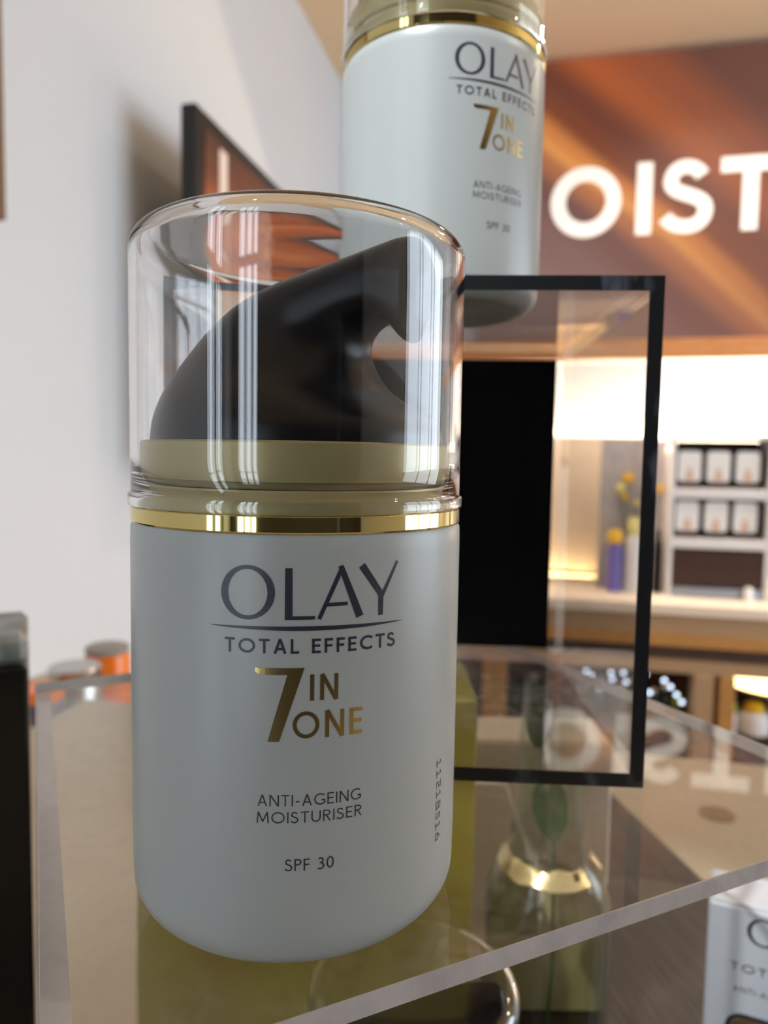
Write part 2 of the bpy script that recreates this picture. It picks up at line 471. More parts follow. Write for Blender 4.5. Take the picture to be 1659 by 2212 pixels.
def ribbon(mb, pts, w, fn, step, mi=0):
    """flat stroke along pts (2-D), width w (or list), mapped through fn(x, y) -> 3-D"""
    P, W = [], []
    wl = w if isinstance(w, (list, tuple)) else [w] * len(pts)
    for i in range(len(pts) - 1):
        a, b = pts[i], pts[i + 1]
        n = max(1, int(math.ceil(math.hypot(b[0] - a[0], b[1] - a[1]) / step)))
        for j in range(n):
            t = j / n
            P.append((a[0] + (b[0] - a[0]) * t, a[1] + (b[1] - a[1]) * t)); W.append(wl[i] + (wl[i + 1] - wl[i]) * t)
    P.append(tuple(pts[-1])); W.append(wl[-1])
    closed = math.hypot(P[0][0] - P[-1][0], P[0][1] - P[-1][1]) < 1e-9 and len(P) > 4
    n = len(P); L, Q = [], []
    for i in range(n):
        if closed:
            p0, p1 = P[(i - 1) if i > 0 else n - 2], P[(i + 1) if i < n - 1 else 1]
        else:
            p0, p1 = P[max(i - 1, 0)], P[min(i + 1, n - 1)]
        d0 = (P[i][0] - p0[0], P[i][1] - p0[1]); d1 = (p1[0] - P[i][0], p1[1] - P[i][1])
        l0, l1 = math.hypot(*d0), math.hypot(*d1)
        if l0 < 1e-12: d0, l0 = d1, l1
        if l1 < 1e-12: d1, l1 = d0, l0
        n0 = (-d0[1] / l0, d0[0] / l0); n1 = (-d1[1] / l1, d1[0] / l1)
        s = (n0[0] + n1[0], n0[1] + n1[1]); ls = math.hypot(*s)
        if ls < .3: s, ls = n1, 1.0
        m = (s[0] / ls, s[1] / ls); k = 1 / max(.45, m[0] * n1[0] + m[1] * n1[1])
        h = W[i] / 2 * k
        L.append(fn(P[i][0] + m[0] * h, P[i][1] + m[1] * h)); Q.append(fn(P[i][0] - m[0] * h, P[i][1] - m[1] * h))
    vs = L + Q
    fs = [(i, i + 1, i + 1 + n, i + n) for i in range(n - 1)]
    mb.add(vs, fs, mi)


def text_width(s, track=.16):
    return sum(GLY[c][0] for c in s) + track * (len(s) - 1)


def text(mb, s, x0, x1, y0, h, k, fn, step, track=.16, mi=0, rot=None):
    """one line of capitals from x0 to x1 on baseline y0, cap height h, stroke k (in cap heights)"""
    nat = text_width(s, track) * h
    sx = (x1 - x0) / nat
    x = 0
    for c in s:
        adv, g = GLY[c]
        for st in g(k):
            ribbon(mb, [(x0 + (x + px) * h * sx, y0 + py * h) for px, py in st], k * h, fn, step, mi)
        x += adv + track


# ------------------------------------------------------------------ room shell
def wall_with_holes(axis, pos, t, a0, a1, holes):
    """wall across axis ('u' or 'v') at pos, thickness t (signed outward), with window holes [(a, b)] between WZ0 and WZ1"""
    mb = MB()
    def bx(a, b, z0, z1):
        p0, p1 = sorted((pos, pos + t))
        if axis == 'u': mb.box(a, b, p0, p1, z0, z1)
        else: mb.box(p0, p1, a, b, z0, z1)
    last = a0
    for a, b in sorted(holes):
        bx(last, a, 0, ZC); bx(a, b, 0, WZ0); bx(a, b, WZ1, ZC); last = b
    bx(last, a1, 0, ZC)
    return mb


structure('floor', MB().box(VL - .1, VR + .1, UN - .1, UF + .1, -.05, 0), MT['floor'])
structure('ceiling', MB().box(VL - .1, VR + .1, UN - .1, UF + .1, ZC, ZC + .05), MT['ceiling'])
structure('wall_left', wall_with_holes('v', VL, -.1, UN - .1, UF + .1, [WIN_LEFT]), MT['wall'])
structure('wall_right', wall_with_holes('v', VR, .1, UN, UF, [WIN_RIGHT]), MT['wall'])
structure('wall_near', wall_with_holes('u', UN, -.1, VL, VR, WIN_NEAR), MT['dark_wall'])
# far wall: lower recess back, and the upper part that stands forward above the product niche
structure('wall_far', MB().box(VL, VR, UF, UF + .1, 0, ZC), MT['wall'])
structure('wall_upper', MB().box(VL, VR, 2.70, UF, 1.535, ZC).box(VL + .001, VR - .001, 2.576, 2.70, 1.535, 1.563), MT['wall'])
nw = 0
for a, b in WIN_NEAR:
    nw += 1
    mb = MB()
    for x in (a, a + (b - a) * .36, a + (b - a) * .68, b - .03):
        mb.box(x, x + .028, UN - .07, UN - .02, WZ0, WZ1)
    for z in (WZ0, 1.62, WZ1 - .04):
        mb.box(a, b, UN - .069, UN - .021, z, z + .04)
    structure('window_%d' % nw, mb, MT['tv_frame'])
nw += 1
a, b = WIN_RIGHT
mb = MB()
for y in (a, a + .62, a + 1.3, b - .045):
    mb.box(VR + .02, VR + .07, y, y + .045, WZ0, WZ1)
for z in (WZ0, WZ1 - .04):
    mb.box(VR + .021, VR + .069, a, b, z, z + .04)
structure('window_%d' % nw, mb, MT['tv_frame'])
nw += 1
a, b = WIN_LEFT
mb = MB()
for y in (a, a + .24, b - .04):
    mb.box(VL - .07, VL - .02, y, y + .04, WZ0, WZ1)
for z in (WZ0, 1.5, WZ1 - .04):
    mb.box(VL - .069, VL - .021, a, b, z, z + .04)
structure('window_%d' % nw, mb, MT['tv_frame'])

# ceiling downlights (above the frame), warm
def downlight(v, u, power, label, color=(1, .84, .68), size=.09):
    t = room_thing('ceiling_downlight', label, 'downlight', v, u, ZC, 'ceiling downlights')
    MB().lathe([(.055, -.001), (.065, -.001), (.065, -.012), (.050, -.012), (.050, -.001)], 28).build('trim_ring', MT['white_unit'], t)
    MB().lathe([(0, -.004), (.049, -.004), (.049, -.002), (0, -.002)], 28).build('lamp_face', MT['lamp_warm'], t)
    d = bpy.data.lights.new('downlight_lamp', 'SPOT'); d.energy = power; d.color = color
    d.spot_size = R(150); d.spot_blend = .6; d.shadow_soft_size = size / 2
    o = bpy.data.objects.new('downlight_lamp', d); COL.objects.link(o)
    o.parent = t; o.location = (0, 0, -.03)
    return t


downlight(.54, 2.05, 17, 'round warm downlight in the cream ceiling nearest the poster')
def added_spot(v, u, target, power):  # unseen spot, added only to brighten the raised bottle
    t = room_thing('added_spotlight', 'added white pin spotlight on the ceiling that brightens the raised bottle', 'spotlight', v, u, ZC)
    MB().lathe([(0, 0), (.03, 0), (.03, -.012), (.006, -.014), (.006, -.05), (0, -.05)], 24).build('mount', MT['white_unit'], t)
    aim = t.matrix_basis.inverted() @ Vector(target) - Vector((0, 0, -.06))
    q = aim.to_track_quat('-Z', 'Y').to_euler()
    h_ = MB().lathe([(.028, -.02), (.032, -.02), (.032, .07), (.02, .085), (0, .085), (0, .08), (.018, .08), (.028, .066), (.028, -.02)], 28).build('housing', MT['white_unit'], t, (0, 0, -.10))
    h_.rotation_euler = q
    d = bpy.data.lights.new('added_spot_lamp', 'SPOT'); d.energy = power; d.color = (.93, .97, 1)
    d.spot_size = R(7.0); d.spot_blend = 1.0; d.shadow_soft_size = .02
    o = bpy.data.objects.new('added_spot_lamp', d); COL.objects.link(o)
    o.parent = t; o.location = (0, 0, -.10); o.rotation_euler = q


added_spot(-.35, -.55, (.008, .165, 1.245), 190)
downlight(1.5, 1.9, 30, 'round warm downlight in the cream ceiling towards the right window')
downlight(1.5, .4, 20, 'round warm downlight in the cream ceiling over the near right corner')

# ------------------------------------------------------------------ poster above the niche
poster_mat = ramp_print('orange_sunbeam_poster', (.62, 0, .74, -1.27, .10), [
    (.0, (160, 134, 130)), (.20, (140, 108, 104)), (.33, (126, 88, 84)), (.405, (196, 124, 84)), (.445, (250, 172, 96)), (.475, (236, 150, 78)),
    (.53, (140, 74, 48)), (.60, (124, 66, 50)), (.70, (196, 102, 52)), (.80, (176, 92, 54)), (.93, (112, 68, 58))], .42,
    fade=(1, 0, 0, .1, .9, .8, (128, 86, 74)))
pt = room_thing('wall_poster', 'large orange and mauve backlit poster reading MOISTURE above the lit niche', 'poster', 0, 2.70, 0)
MB().box(-.26, 2.2, -.03, -.002, 1.566, 2.534, 0, .003).build('poster_face', poster_mat, pt)
LETX = {'M': (-.335, -.065), 'O': (-.013, .223), 'I': (.271, .323), 'S': (.366, .521), 'T': (.536, .725), 'U': (.775, .945), 'R': (1.0, 1.14), 'E': (1.185, 1.305)}
for ch, (xa, xb) in LETX.items():
    if ch == 'M':
        continue
    mb = MB()
    k = .19 if ch == 'S' else .21
    adv, g = GLY[ch]
    h = .240
    sx = (xb - xa) / (adv * h) if ch != 'I' else 1
    off = xa if ch != 'I' else (xa + xb) / 2 - .06 * h
    for st in g(k):
        pts = [(off + px * h * sx, 1.932 + py * h) for px, py in st]
        ribbon(mb, pts, k * h, lambda x, z: (x, -.0335, z), .02)
    mb.build('letter', MT['letter_white'], pt)
# the M stands partly over the left margin of the poster
mb = MB()
for st in GLY['M'][1](.21):
    ribbon(mb, [(-.245 + px * .20, 1.932 + py * .24) for px, py in st], .048, lambda x, z: (x, -.0335, z), .02)
mb.build('letter', MT['letter_white'], pt)

structure('trim_1', MB().box(VL + .001, VR - .001, 2.55, 2.575, 1.500, 1.564, 0, .003), MT['fascia'], 'orange oak fascia board under the poster')

# ------------------------------------------------------------------ lit niche and back counter
bc = room_thing('back_counter', 'long shop counter with cream top and ochre front below the lit niche', 'counter', 0, 0, 0)
MB().box(VL + .06, VR - .3, 2.45, 2.948, .668, .706, 0, .004).build('worktop', MT['cream'], bc)
MB().box(VL + .07, VR - .31, 2.462, 2.50, .608, .667).build('apron_board', MT['tan'], bc)
MB().box(VL + .07, VR - .31, 2.452, 2.50, .566, .606, 0, .002).build('edge_moulding', MT['oak'], bc)
MB().box(VL + .07, VR - .31, 2.475, 2.50, .522, .565).build('shadow_rail', MT['plum_wood'], bc)
MB().box(VL + .07, VR - .31, 2.466, 2.50, .478, .521).build('header_rail', MT['tan'], bc)
for a, b, m in ((-.191, -.108, 'oak'), (.488, .548, 'tan'), (.565, .612, 'oak'), (1.15, 1.22, 'oak'), (1.75, 1.82, 'oak')):
    MB().box(a, b, 2.455, 2.53, .06, .477, 0, .003).build('post', MT[m], bc)
MB().box(VL + .07, VR - .31, 2.90, 2.945, .0, .66).build('back_board', MT['dark_brown'], bc)
MB().box(VL + .07, VR - .31, 2.46, 2.90, .0, .05).build('plinth', MT['dark_brown'], bc)
MB().box(VL + .07, VR - .31, 2.54, 2.90, .24, .262).build('inner_shelf', MT['plum_wood'], bc)
MB().box(VL + .07, -.20, 2.47, 2.50, .06, .477).build('door_panel', MT['plum_wood'], bc)
ld = room_thing('counter_lamp', 'round warm lamp bowl glowing under the counter beside the ochre post', 'lamp', .79, 2.70, .2622)
MB().lathe([(0, 0), (.05, 0), (.05, .006), (.008, .012), (.008, .10), (0, .10)], 24).build('stand', MT['white_unit'], ld)
MB().lathe([(0, .10), (.06, .105), (.13, .122), (.165, .142), (.160, .143), (.12, .128), (0, .118)], 36).build('bowl', MT['white_unit'], ld)
MB().lathe([(0, .1205), (.09, .1255), (.154, .1425), (0, .1435)], 36).build('diffuser', MT['lamp_warm'], ld)

# cream panel standing at the back of the counter, LED strips
cp = room_thing('display_divider', 'tall cream display panel standing lit on the back counter', 'panel', 0, 2.80, .706)
MB().box(-.45, .40, 0, .02, 0, .545, 0, .002).build('panel_board', MT['cream'], cp)
MB().box(-.45, .40, -.012, -.0005, .0, .03).build('foot_rail', MT['cream'], cp)
l1 = room_thing('led_strip', 'warm led strip behind the cream panel washing the niche wall', 'light strip', 0, 2.90, .706)
MB().box(-.45, 2.0, 0, .02, .50, .515).build('light_bar', MT['led_warm'], l1)
MB().box(-.45, 2.0, .0205, .047, .497, .5).build('bracket', MT['white_unit'], l1)
l3 = room_thing('led_strip', 'neutral led strip hidden behind the orange oak fascia', 'light strip', 0, 2.585, 1.5345)
MB().box(-.45, 2.0, 0, .02, -.012, -.004).build('light_bar', MT['led_top'], l3)
MB().box(-.45, 2.0, -.0, .03, -.0038, 0).build('bracket', MT['white_unit'], l3)
l2 = room_thing('led_strip', 'short warm led strip lying on the counter at the foot of the cream panel', 'light strip', 0, 2.765, .706)
MB().box(-.11, .20, -.022, -.018, 0, .026).build('cover_lip', MT['cream'], l2)
MB().box(-.10, .19, 0, .012, 0.0005, .010).build('light_bar', MT['led_low'], l2)

# grey standee and the bottles before it
gs = room_thing('display_standee', 'grey lilac card standee with yellow flower print beside the white shelf unit', 'standee', .300, 2.70, .706)
MB().box(-.108, .108, 0, .008, 0, .535, 0, .001).build('card', MT['grey_card'], gs)
MB().box(-.08, .08, .008, .05, 0, .012).build('foot', MT['grey_card'], gs)


def small_bottle(name, label, cat, v, u, z, r, h, capr, caph, m, mc, group=None):
    t = room_thing(name, label, cat, v, u, z, group)
    MB().lathe([(0, 0), (r * .92, 0), (r, r * .1), (r, h * .8), (r * .85, h * .93), (capr * .8, h), (0, h)], 24).build('body', MT[m], t)
    MB().lathe([(0, h), (capr, h), (capr, h + caph * .7), (capr * .7, h + caph), (0, h + caph)], 24).build('cap', MT[mc], t)
    return t


small_bottle('bottle', 'violet bottle with a yellow cap before the grey standee', 'bottle', .245, 2.64, .706, .025, .17, .024, .045, 'violet', 'yellow')
small_bottle('bottle', 'white bottle with pale yellow cap before the grey standee', 'bottle', .305, 2.64, .706, .028, .20, .02, .06, 'white_plastic', 'pale_yellow')
small_bottle('bottle', 'slim black bottle between the grey standee and white shelf unit', 'bottle', .392, 2.66, .706, .014, .19, .008, .03, 'pump', 'pump')
fl = room_thing('flower_bunch', 'yellow and cream flower heads standing behind the small bottles', 'flowers', .295, 2.685, .706)
for i, (x, z, r, m) in enumerate([(-.01, .395, .024, 'yellow'), (-.035, .36, .024, 'pale_yellow'), (.10, .36, .018, 'yellow'), (.02, .31, .016, 'pale_yellow'), (-.02, .33, .015, 'yellow')]):
    mb = MB()
    for k in range(10):
        a = 2 * PI * k / 10
        ca, sa = math.cos(a), math.sin(a)
        mb.add([(x, -.006, z), (x + r * math.cos(a - .3) * .7, -.002, z + r * math.sin(a - .3) * .7), (x + r * ca, .004, z + r * sa), (x + r * math.cos(a + .3) * .7, -.002, z + r * math.sin(a + .3) * .7)], [(0, 1, 2, 3)])
    mb.lathe([(0, z - r * .3), (r * .35, z - r * .2), (r * .38, z), (r * .3, z + r * .2), (0, z + r * .3)], 12, (x, -.004))
    mb.build('flower_head', MT[m], fl)
    MB().tube([(x * .3, 0, 0), (x * .6, .001, z * .5), (x, .004, z)], .0016, 6).build('stem', MT['leaf'], fl)

# white shelf unit with six boxes
un = room_thing('shelf_unit', 'white shelf unit on the back counter holding rows of dark boxes', 'shelf', .572, 2.65, .706)
W0 = .145
MB().box(-W0 - .012, -W0, -.05, .10, 0, .546, 0, .002).build('side_panel', MT['white_unit'], un)
MB().box(W0, W0 + .014, -.05, .10, 0, .546, 0, .002).build('side_panel', MT['white_unit'], un)
for z, t in ((.532, .016), (.334, .034), (.166, .034)):
    MB().box(-W0 + .0003, W0 - .0003, -.05, .0995, z, z + t, 0, .002).build('shelf_board', MT['white_unit'], un)
MB().box(-W0 + .0003, W0 - .0003, .09, .0995, .003, .53).build('back_panel', MT['dark_brown'], un)
dr = MB().box(-W0 + .002, W0 - .002, -.045, .085, .035, .160, 0, .002).build('drawer', MT['dark_brown'], un)
mb = MB()
n = 14
poly = [(-W0 + .003 + (2 * W0 - .006) * i / n, -.05 - .018 * math.sin(PI * i / n)) for i in range(n + 1)]
vs = [(x, y, z) for z in (.003, .033) for x, y in poly] + [(x, .0, z) for z in (.003, .033) for x in (-W0 + .003, W0 - .003)]
m_ = n + 1
fs = [(i, i + 1, i + 1 + m_, i + m_) for i in range(n)] + [tuple(range(m_)) + (2 * m_ + 1, 2 * m_), tuple(range(m_, 2 * m_))[::-1] + (2 * m_ + 2, 2 * m_ + 3)]
mb.add(vs, fs)
mb.build('front_tray', MT['steel_blue'], un)
small_bottle('trinket', 'small white ornament in front of the dark brown drawer', 'ornament', .665, 2.575, .706, .014, .03, .012, .016, 'white_plastic', 'white_plastic')
small_bottle('trinket', 'little white jar on the counter right of the shelf unit', 'ornament', .735, 2.60, .706, .016, .05, .012, .02, 'white_plastic', 'white_plastic')

proto = thing('product_box', 'x', 'box', (0, 0, 0), 0, 'boxes in the white shelf unit')
MB().box(-.039, .039, 0, .06, 0, .128, 0, .002).build('carton', MT['dark_brown'], proto)
mb = MB()
rr = .014; pw, p0, p1 = .0365, .022, .124
poly = []
for cx_, cz_, a0 in ((pw - rr, p1 - rr, 0), (-pw + rr, p1 - rr, 90), (-pw + rr, p0 + rr, 180), (pw - rr, p0 + rr, 270)):
    poly += arc(cx_, cz_, rr, rr, a0, a0 + 90, 5)
mb.prism(poly, -.003, -.0002)
mb.build('face_panel', MT['white_plastic'], proto)
mb = MB()
mb.prism(arc(0, .060, .0085, .0085, 0, 360, 12)[:-1], -.0035, -.0031)
mb.prism([(-.016, .026), (.016, .026), (.011, .051), (-.011, .051)], -.0035, -.0031)
mb.build('figure_print', MT['figure_print'], proto)
first = True
for row, (z, nm, zz) in enumerate(((.3685, 'upper', 1.0), (.2005, 'lower', 1.0))):
    for c_, cn in enumerate(('left', 'middle', 'right')):
        o = proto if first else copy_tree(proto)
        first = False
        x = .474 + c_ * .0905
        o.location = ROOM @ Vector((x, 2.622, .706 + z)); o.rotation_euler = (0, 0, -YAW)
        o['label'] = 'dark box with rounded white face, %s one on the %s shelf of the white unit' % (cn, nm)
# second white unit to the right, and white bottles on top
u2 = room_thing('shelf_cabinet', 'tall white cabinet standing right of the white shelf unit', 'cabinet', .90, 2.65, .706)
MB().box(-.145, .30, -.03, .10, 0, .60, 0, .004).build('body', MT['white_unit'], u2)
MB().box(-.13, .07, -.045, -.0305, .02, .58, 0, .003).build('door', MT['white_unit'], u2)
MB().box(.085, .285, -.045, -.0305, .02, .58, 0, .003).build('door', MT['white_unit'], u2)
for i, (v, h, r, lab) in enumerate(((.50, .085, .022, 'white bottle at the left end on top of the shelf unit'), (.585, .11, .026, 'taller white bottle in the middle on top of the shelf unit'), (.66, .07, .020, 'small white bottle at the right end on top of the shelf unit'))):
    small_bottle('bottle', lab, 'bottle', v, 2.68, 1.2545, r, h, r * .5, .02, 'white_plastic', 'white_plastic', 'bottles on top of the shelf unit')
st = room_thing('star_ornament', 'brown star ornament on top of the tall white cabinet', 'ornament', .79, 2.66, 1.3065)
poly = [((.036 if i % 2 == 0 else .016) * math.sin(2 * PI * i / 10), .034 + (.036 if i % 2 == 0 else .016) * math.cos(2 * PI * i / 10)) for i in range(10)]
MB().prism(poly, 0, .012).build('star', MT['dark_brown'], st)
MB().box(-.012, .012, -.006, .018, 0, .006).build('base', MT['dark_brown'], st)

# glass bottles with silver stoppers inside the back counter
spots = [(-.02, .2), (.09, .22), (.165, .15), (.225, .24), (.285, .17), (.335, .25), (.385, .14), (.43, .20)]
g0 = room_thing('perfume_bottle', 'x', 'bottle', 0, 0, 0, 'dark bottles under the back counter')
MB().lathe([(0, 0), (.020, 0), (.023, .004), (.023, .065), (.016, .080), (.009, .086), (.009, .095), (0, .095)], 20).build('body', MT['teal_glass'], g0)
MB().lathe([(0, .095)] + [(.015 * math.sin(R(a)), .109 - .015 * math.cos(R(a))) for a in range(20, 180, 20)] + [(0, .124)], 20).build('stopper', MT['chrome'], g0)
for i, (v, du) in enumerate(spots):
    o = g0 if i == 0 else copy_tree(g0)
    o.location = ROOM @ Vector((v, 2.45 + du, .2625)); o.rotation_euler = (0, 0, -YAW)
    o['label'] = 'dark silver stoppered bottle, %s of the row under the counter' % ('leftmost', 'second from the left', 'third from the left', 'fourth from the left', 'fourth from the right', 'third from the right', 'second from the right', 'rightmost')[i]
ls = room_thing('added_glints', 'added string of glowing beads standing for daylight glints among the dark bottles', 'added glints', 0, 2.50, 0)  # added glowing beads stand in for blurred daylight reflections
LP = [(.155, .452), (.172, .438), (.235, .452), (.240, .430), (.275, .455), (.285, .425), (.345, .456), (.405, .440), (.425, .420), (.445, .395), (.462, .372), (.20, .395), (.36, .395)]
MB().tube([(x, .004, z + .006) for x, z in LP[:-2]], .0012, 6).build('bead_cord', MT['tv_frame'], ls)
MB().tube([(.172, .004, .444), (.20, .006, .401), (.285, .006, .43), (.36, .006, .401), (.405, .004, .446)], .0012, 6).build('bead_cord', MT['tv_frame'], ls)
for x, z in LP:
    MB().lathe([(0, z - .007), (.005, z - .005), (.007, z), (.005, z + .005), (0, z + .007)], 12, (x, 0)).build('glint_bead', MT['glint_bead'], ls)
small_bottle('bottle', 'lime green capped bottle at the right end of the dark bottle row', 'bottle', .462, 2.57, .2625, .014, .075, .014, .03, 'dark_brown', 'lime')
small_bottle('bottle', 'white bottle with yellow top under the glowing counter lamp', 'bottle', .705, 2.585, .2625, .05, .075, .03, .028, 'white_plastic', 'yellow')
small_bottle('bottle', 'lilac bottle beside the ochre post under the counter lamp', 'bottle', .632, 2.56, .2625, .014, .075, .013, .028, 'white_plastic', 'lime')
db = MB().box(-.24, .24, 0, .02, 0, .16, 0, .002).build('drawer', MT['dark_brown'], bc, (.86, 2.515, .08))
MB().tube([(-.05, -.001, .09), (-.05, -.02, .09), (.05, -.02, .09), (.05, -.001, .09)], .004, 8).build('handle', MT['silver'], db)

# ------------------------------------------------------------------ left wall: screen and picture
tv_mat = ramp_print('orange_screen_image', (0, -.20, 1.6, -.50, .06), [(.0, (222, 190, 150)), (.16, (206, 120, 60)), (.30, (176, 88, 38)), (.42, (104, 54, 28)), (.56, (56, 32, 20)), (1, (40, 24, 18))], .5)
tv = room_thing('wall_screen', 'black framed screen with an orange brown picture on the left wall', 'screen', -.675, 1.262, 1.14)
TL, TH, TT = 1.02, .66, .033
MB().box(0, TT, 0, TL, 0, TH, 0, .004).build('casing', MT['tv_frame'], tv)
scr = MB().box(TT + .0002, TT + .002, .030, TL - .03, .03, TH - .03).build('display', tv_mat, tv)
MB().box(-.112, -.0002, .25, TL - .25, .15, TH - .15).build('wall_bracket', MT['tv_frame'], tv)
mb = MB()
for st in GLY['I'][1](.25):
    ribbon(mb, [(.10 + px * .16, .455 + py * .16) for px, py in st], .035, lambda x, z: (TT + .0025, x, z), .03)
mb.build('screen_lettering', MT['screen_white'], tv)
pf = room_thing('picture_frame', 'brown framed picture at the left edge of the white wall', 'picture', VL + .001, .10, 1.485)
for a, b, c, d in ((0, .816, 0, .03), (0, .816, .67, .70), (0, .03, .0302, .6698), (.786, .816, .0302, .6698)):
    MB().box(0, .028, a, b, c, d, 0, .002).build('frame_rail', MT['frame_wood'], pf)
MB().box(0, .012, .031, .785, .031, .669).build('print', MT['picture'], pf)

# left side counter with jars
sc_ = room_thing('side_counter', 'beige side counter along the left white wall', 'counter', VL + .001, .15, 0)
MB().box(0, .33, 0, .86, .765, .80, 0, .003).build('worktop', MT['counter'], sc_)
MB().box(.01, .31, .01, .85, 0, .764).build('cabinet', MT['tan'], sc_)
MB().box(.3102, .325, .02, .42, .06, .75, 0, .002).build('door', MT['tan'], sc_)
MB().box(.3102, .325, .44, .84, .06, .75, 0, .002).build('door', MT['tan'], sc_)


def jar(label, v, u, r, h, lidh, m, ml):
    t = room_thing('jar', label, 'jar', v, u, .80, 'jars on the side counter')
    MB().lathe([(0, 0), (r * .86, 0), (r, r * .12), (r, h - r * .2), (r * .9, h), (0, h)], 28).build('body', MT[m], t)
    MB().lathe([(0, h), (r * .96, h), (r * .98, h + lidh * .8), (r * .9, h + lidh), (0, h + lidh)], 28).build('lid', MT[ml], t)


jar('amber jar with a grey lid, tallest of the jars behind the clear plate', -.60, .905, .031, .077, .009, 'amber', 'grey_lid')
jar('silver jar beside the amber jar behind the clear plate', -.595, .825, .034, .064, .016, 'silver', 'silver')
jar('small plum jar next to the black box', -.59, .752, .028, .060, .014, 'purple_dark', 'amber')

# ------------------------------------------------------------------ island counter, board and what stands under the plate
ZI, ZB, ZP = .937, .957, 1.09657
ic = room_thing('island_counter', 'pale beige display counter carrying the clear plate and dark board', 'counter', 0, 0, 0)
MB().box(-.40, .62, -.25, .569, ZI - .04, ZI, 0, .004).build('worktop', MT['counter'], ic)
MB().box(-.38, .60, -.23, .549, .08, ZI - .0402).build('cabinet', MT['tan'], ic)
MB().box(-.36, .58, -.21, .53, 0, .0798).build('plinth', MT['dark_brown'], ic)
MB().lathe([(0, .0002), (.0105, .0002), (.0105, .0006), (0, .0006)], 24, (.112, .477)).build('wood_knot', MT['knot'], ic).location = (0, 0, ZI)
bd = MB().box(-.225, 0, -.30, 0, 0, .0198, 0, .0015).build('display_board', MT['board'], loc=(.141, .431, ZI + .0001), rotz=R(10.1))
tag(bd, 'dark wood grained board lying on the beige counter under the clear plate', 'board')


def carton(name, label, cat, x0, x1, y0, y1, z0, z1, m, loc=None, rot=0.0):
    t = thing(name, label, cat, loc or ((x0 + x1) / 2, (y0 + y1) / 2, z0), rot)
    w, d, h = (x1 - x0) / 2, (y1 - y0) / 2, z1 - z0
    MB().box(-w, w, -d, d, 0, h - .0006, 0, .0006).build('sleeve', MT[m], t)
    MB().box(-w + .0008, w - .0008, -d + .0008, d - .0008, h - .0006, h, 0, .0002).build('top_flap', MT[m], t)
    return t, w, d, h


carton('gold_carton', 'olive gold carton standing beneath the clear plate behind the front bottle', 'carton', -.066, .026, .19, .225, ZB + .0002, 1.0936, 'gold_card')
carton('beige_carton', 'pale beige carton standing behind the glass bottle with leaves', 'carton', .0335, .0825, .25, .275, ZB + .0002, 1.058, 'pale_card')
wc, w, d, h = carton('white_carton', 'white printed carton below the front edge of the clear plate at right', 'carton', 0, .047, 0, .018, ZB + .0002, 1.036, 'white_card', (.1178, .1925, ZB + .0002), R(-25))
wf = lambda x, z: (x, -d - .00008, z)

# ------------------------------------------------------------------ the pump bottles
RB = .0225
mm = .001


def on_body(x, z):          # x in mm of arc from the front line, z in mm
    a = x / 22.5
    r = RB + .00003
    return (r * math.sin(a), -r * math.cos(a), z * mm)


def deg(a):
    return a * PI / 180 * 22.5


def olay(mb, fn, s=1.0, step=.6, x0=0.0, z0=0.0):
    """the wordmark, drawn at bottle size (mm) with thick and thin strokes"""
    F = lambda x, z: fn(x0 + x * s, z0 + z * s)
    n = 56
    cx_, cz_ = -5.69, 45.32
    vs, fs = [], []
    for i in range(n):
        a = 2 * PI * i / n
        vs.append(F(cx_ + 3.10 * math.cos(a), cz_ + 3.06 * math.sin(a)))
        vs.append(F(cx_ + .0 + 2.26 * math.cos(a), cz_ + 2.60 * math.sin(a)))
    for i in range(n):
        j = (i + 1) % n
        fs.append((2 * i, 2 * j, 2 * j + 1, 2 * i + 1))
    mb.add(vs, fs)
    ribbon(mb, [(-1.08, 42.30), (-1.08, 48.1)], [.86, .80], F, step)
    ribbon(mb, [(-1.40, 42.50), (1.85, 42.53)], [.44, .40], F, step)
    ribbon(mb, [(2.30, 42.35), (4.92, 48.2)], [.46, .50], F, step)
    ribbon(mb, [(7.05, 42.42), (4.70, 48.3)], [.92, .62], F, step)
    ribbon(mb, [(3.15, 43.95), (5.55, 44.0)], [.44, .40], F, step)
    ribbon(mb, [(7.22, 48.25), (9.74, 44.75)], [.86, .74], F, step)
    ribbon(mb, [(11.92, 48.5), (9.86, 44.6)], [.34, .46], F, step)
    ribbon(mb, [(9.70, 45.1), (9.70, 42.35)], [.72, .60], F, step)


def underline(mb, fn, s=1.0, step=.6, x0=0.0, z0=0.0):
    n = 24
    pts, ws = [], []
    for i in range(n + 1):
        t = i / n
        pts.append((x0 + (-10.1 + 22.9 * t) * s, z0 + (41.42 - .10 * math.sin(PI * t)) * s)); ws.append((.05 + .46 * math.sin(PI * t) ** .8) * s)
    ribbon(mb, pts, ws, fn, step)


PUMP = [  # (back/top point, front/under point) in the plane of the spout, and half width, mm
    ((-20, 62.2), (20, 62.2), 20), ((-19.7, 65.4), (19.3, 64.6), 19.4), ((-18.6, 69.5), (16.2, 66.8), 17.3), ((-16.3, 74), (12.2, 69.4), 14),
    ((-13, 78.2), (10.2, 72.8), 11), ((-8.5, 81.6), (10.2, 75.0), 9), ((-2.5, 83.8), (11.2, 76.4), 7.6), ((4, 85.2), (12.6, 77.2), 6.4),
    ((10.5, 86.5), (14.2, 77.4), 5.2), ((14.2, 87.3), (15.6, 76.6), 4.6), ((16.8, 87.7), (16.8, 75.2), 4.2), ((18.7, 87.2), (18.2, 74.8), 3.7), ((20.0, 84.6), (19.4, 77.2), 2.3)]
SPOUT = R(50)


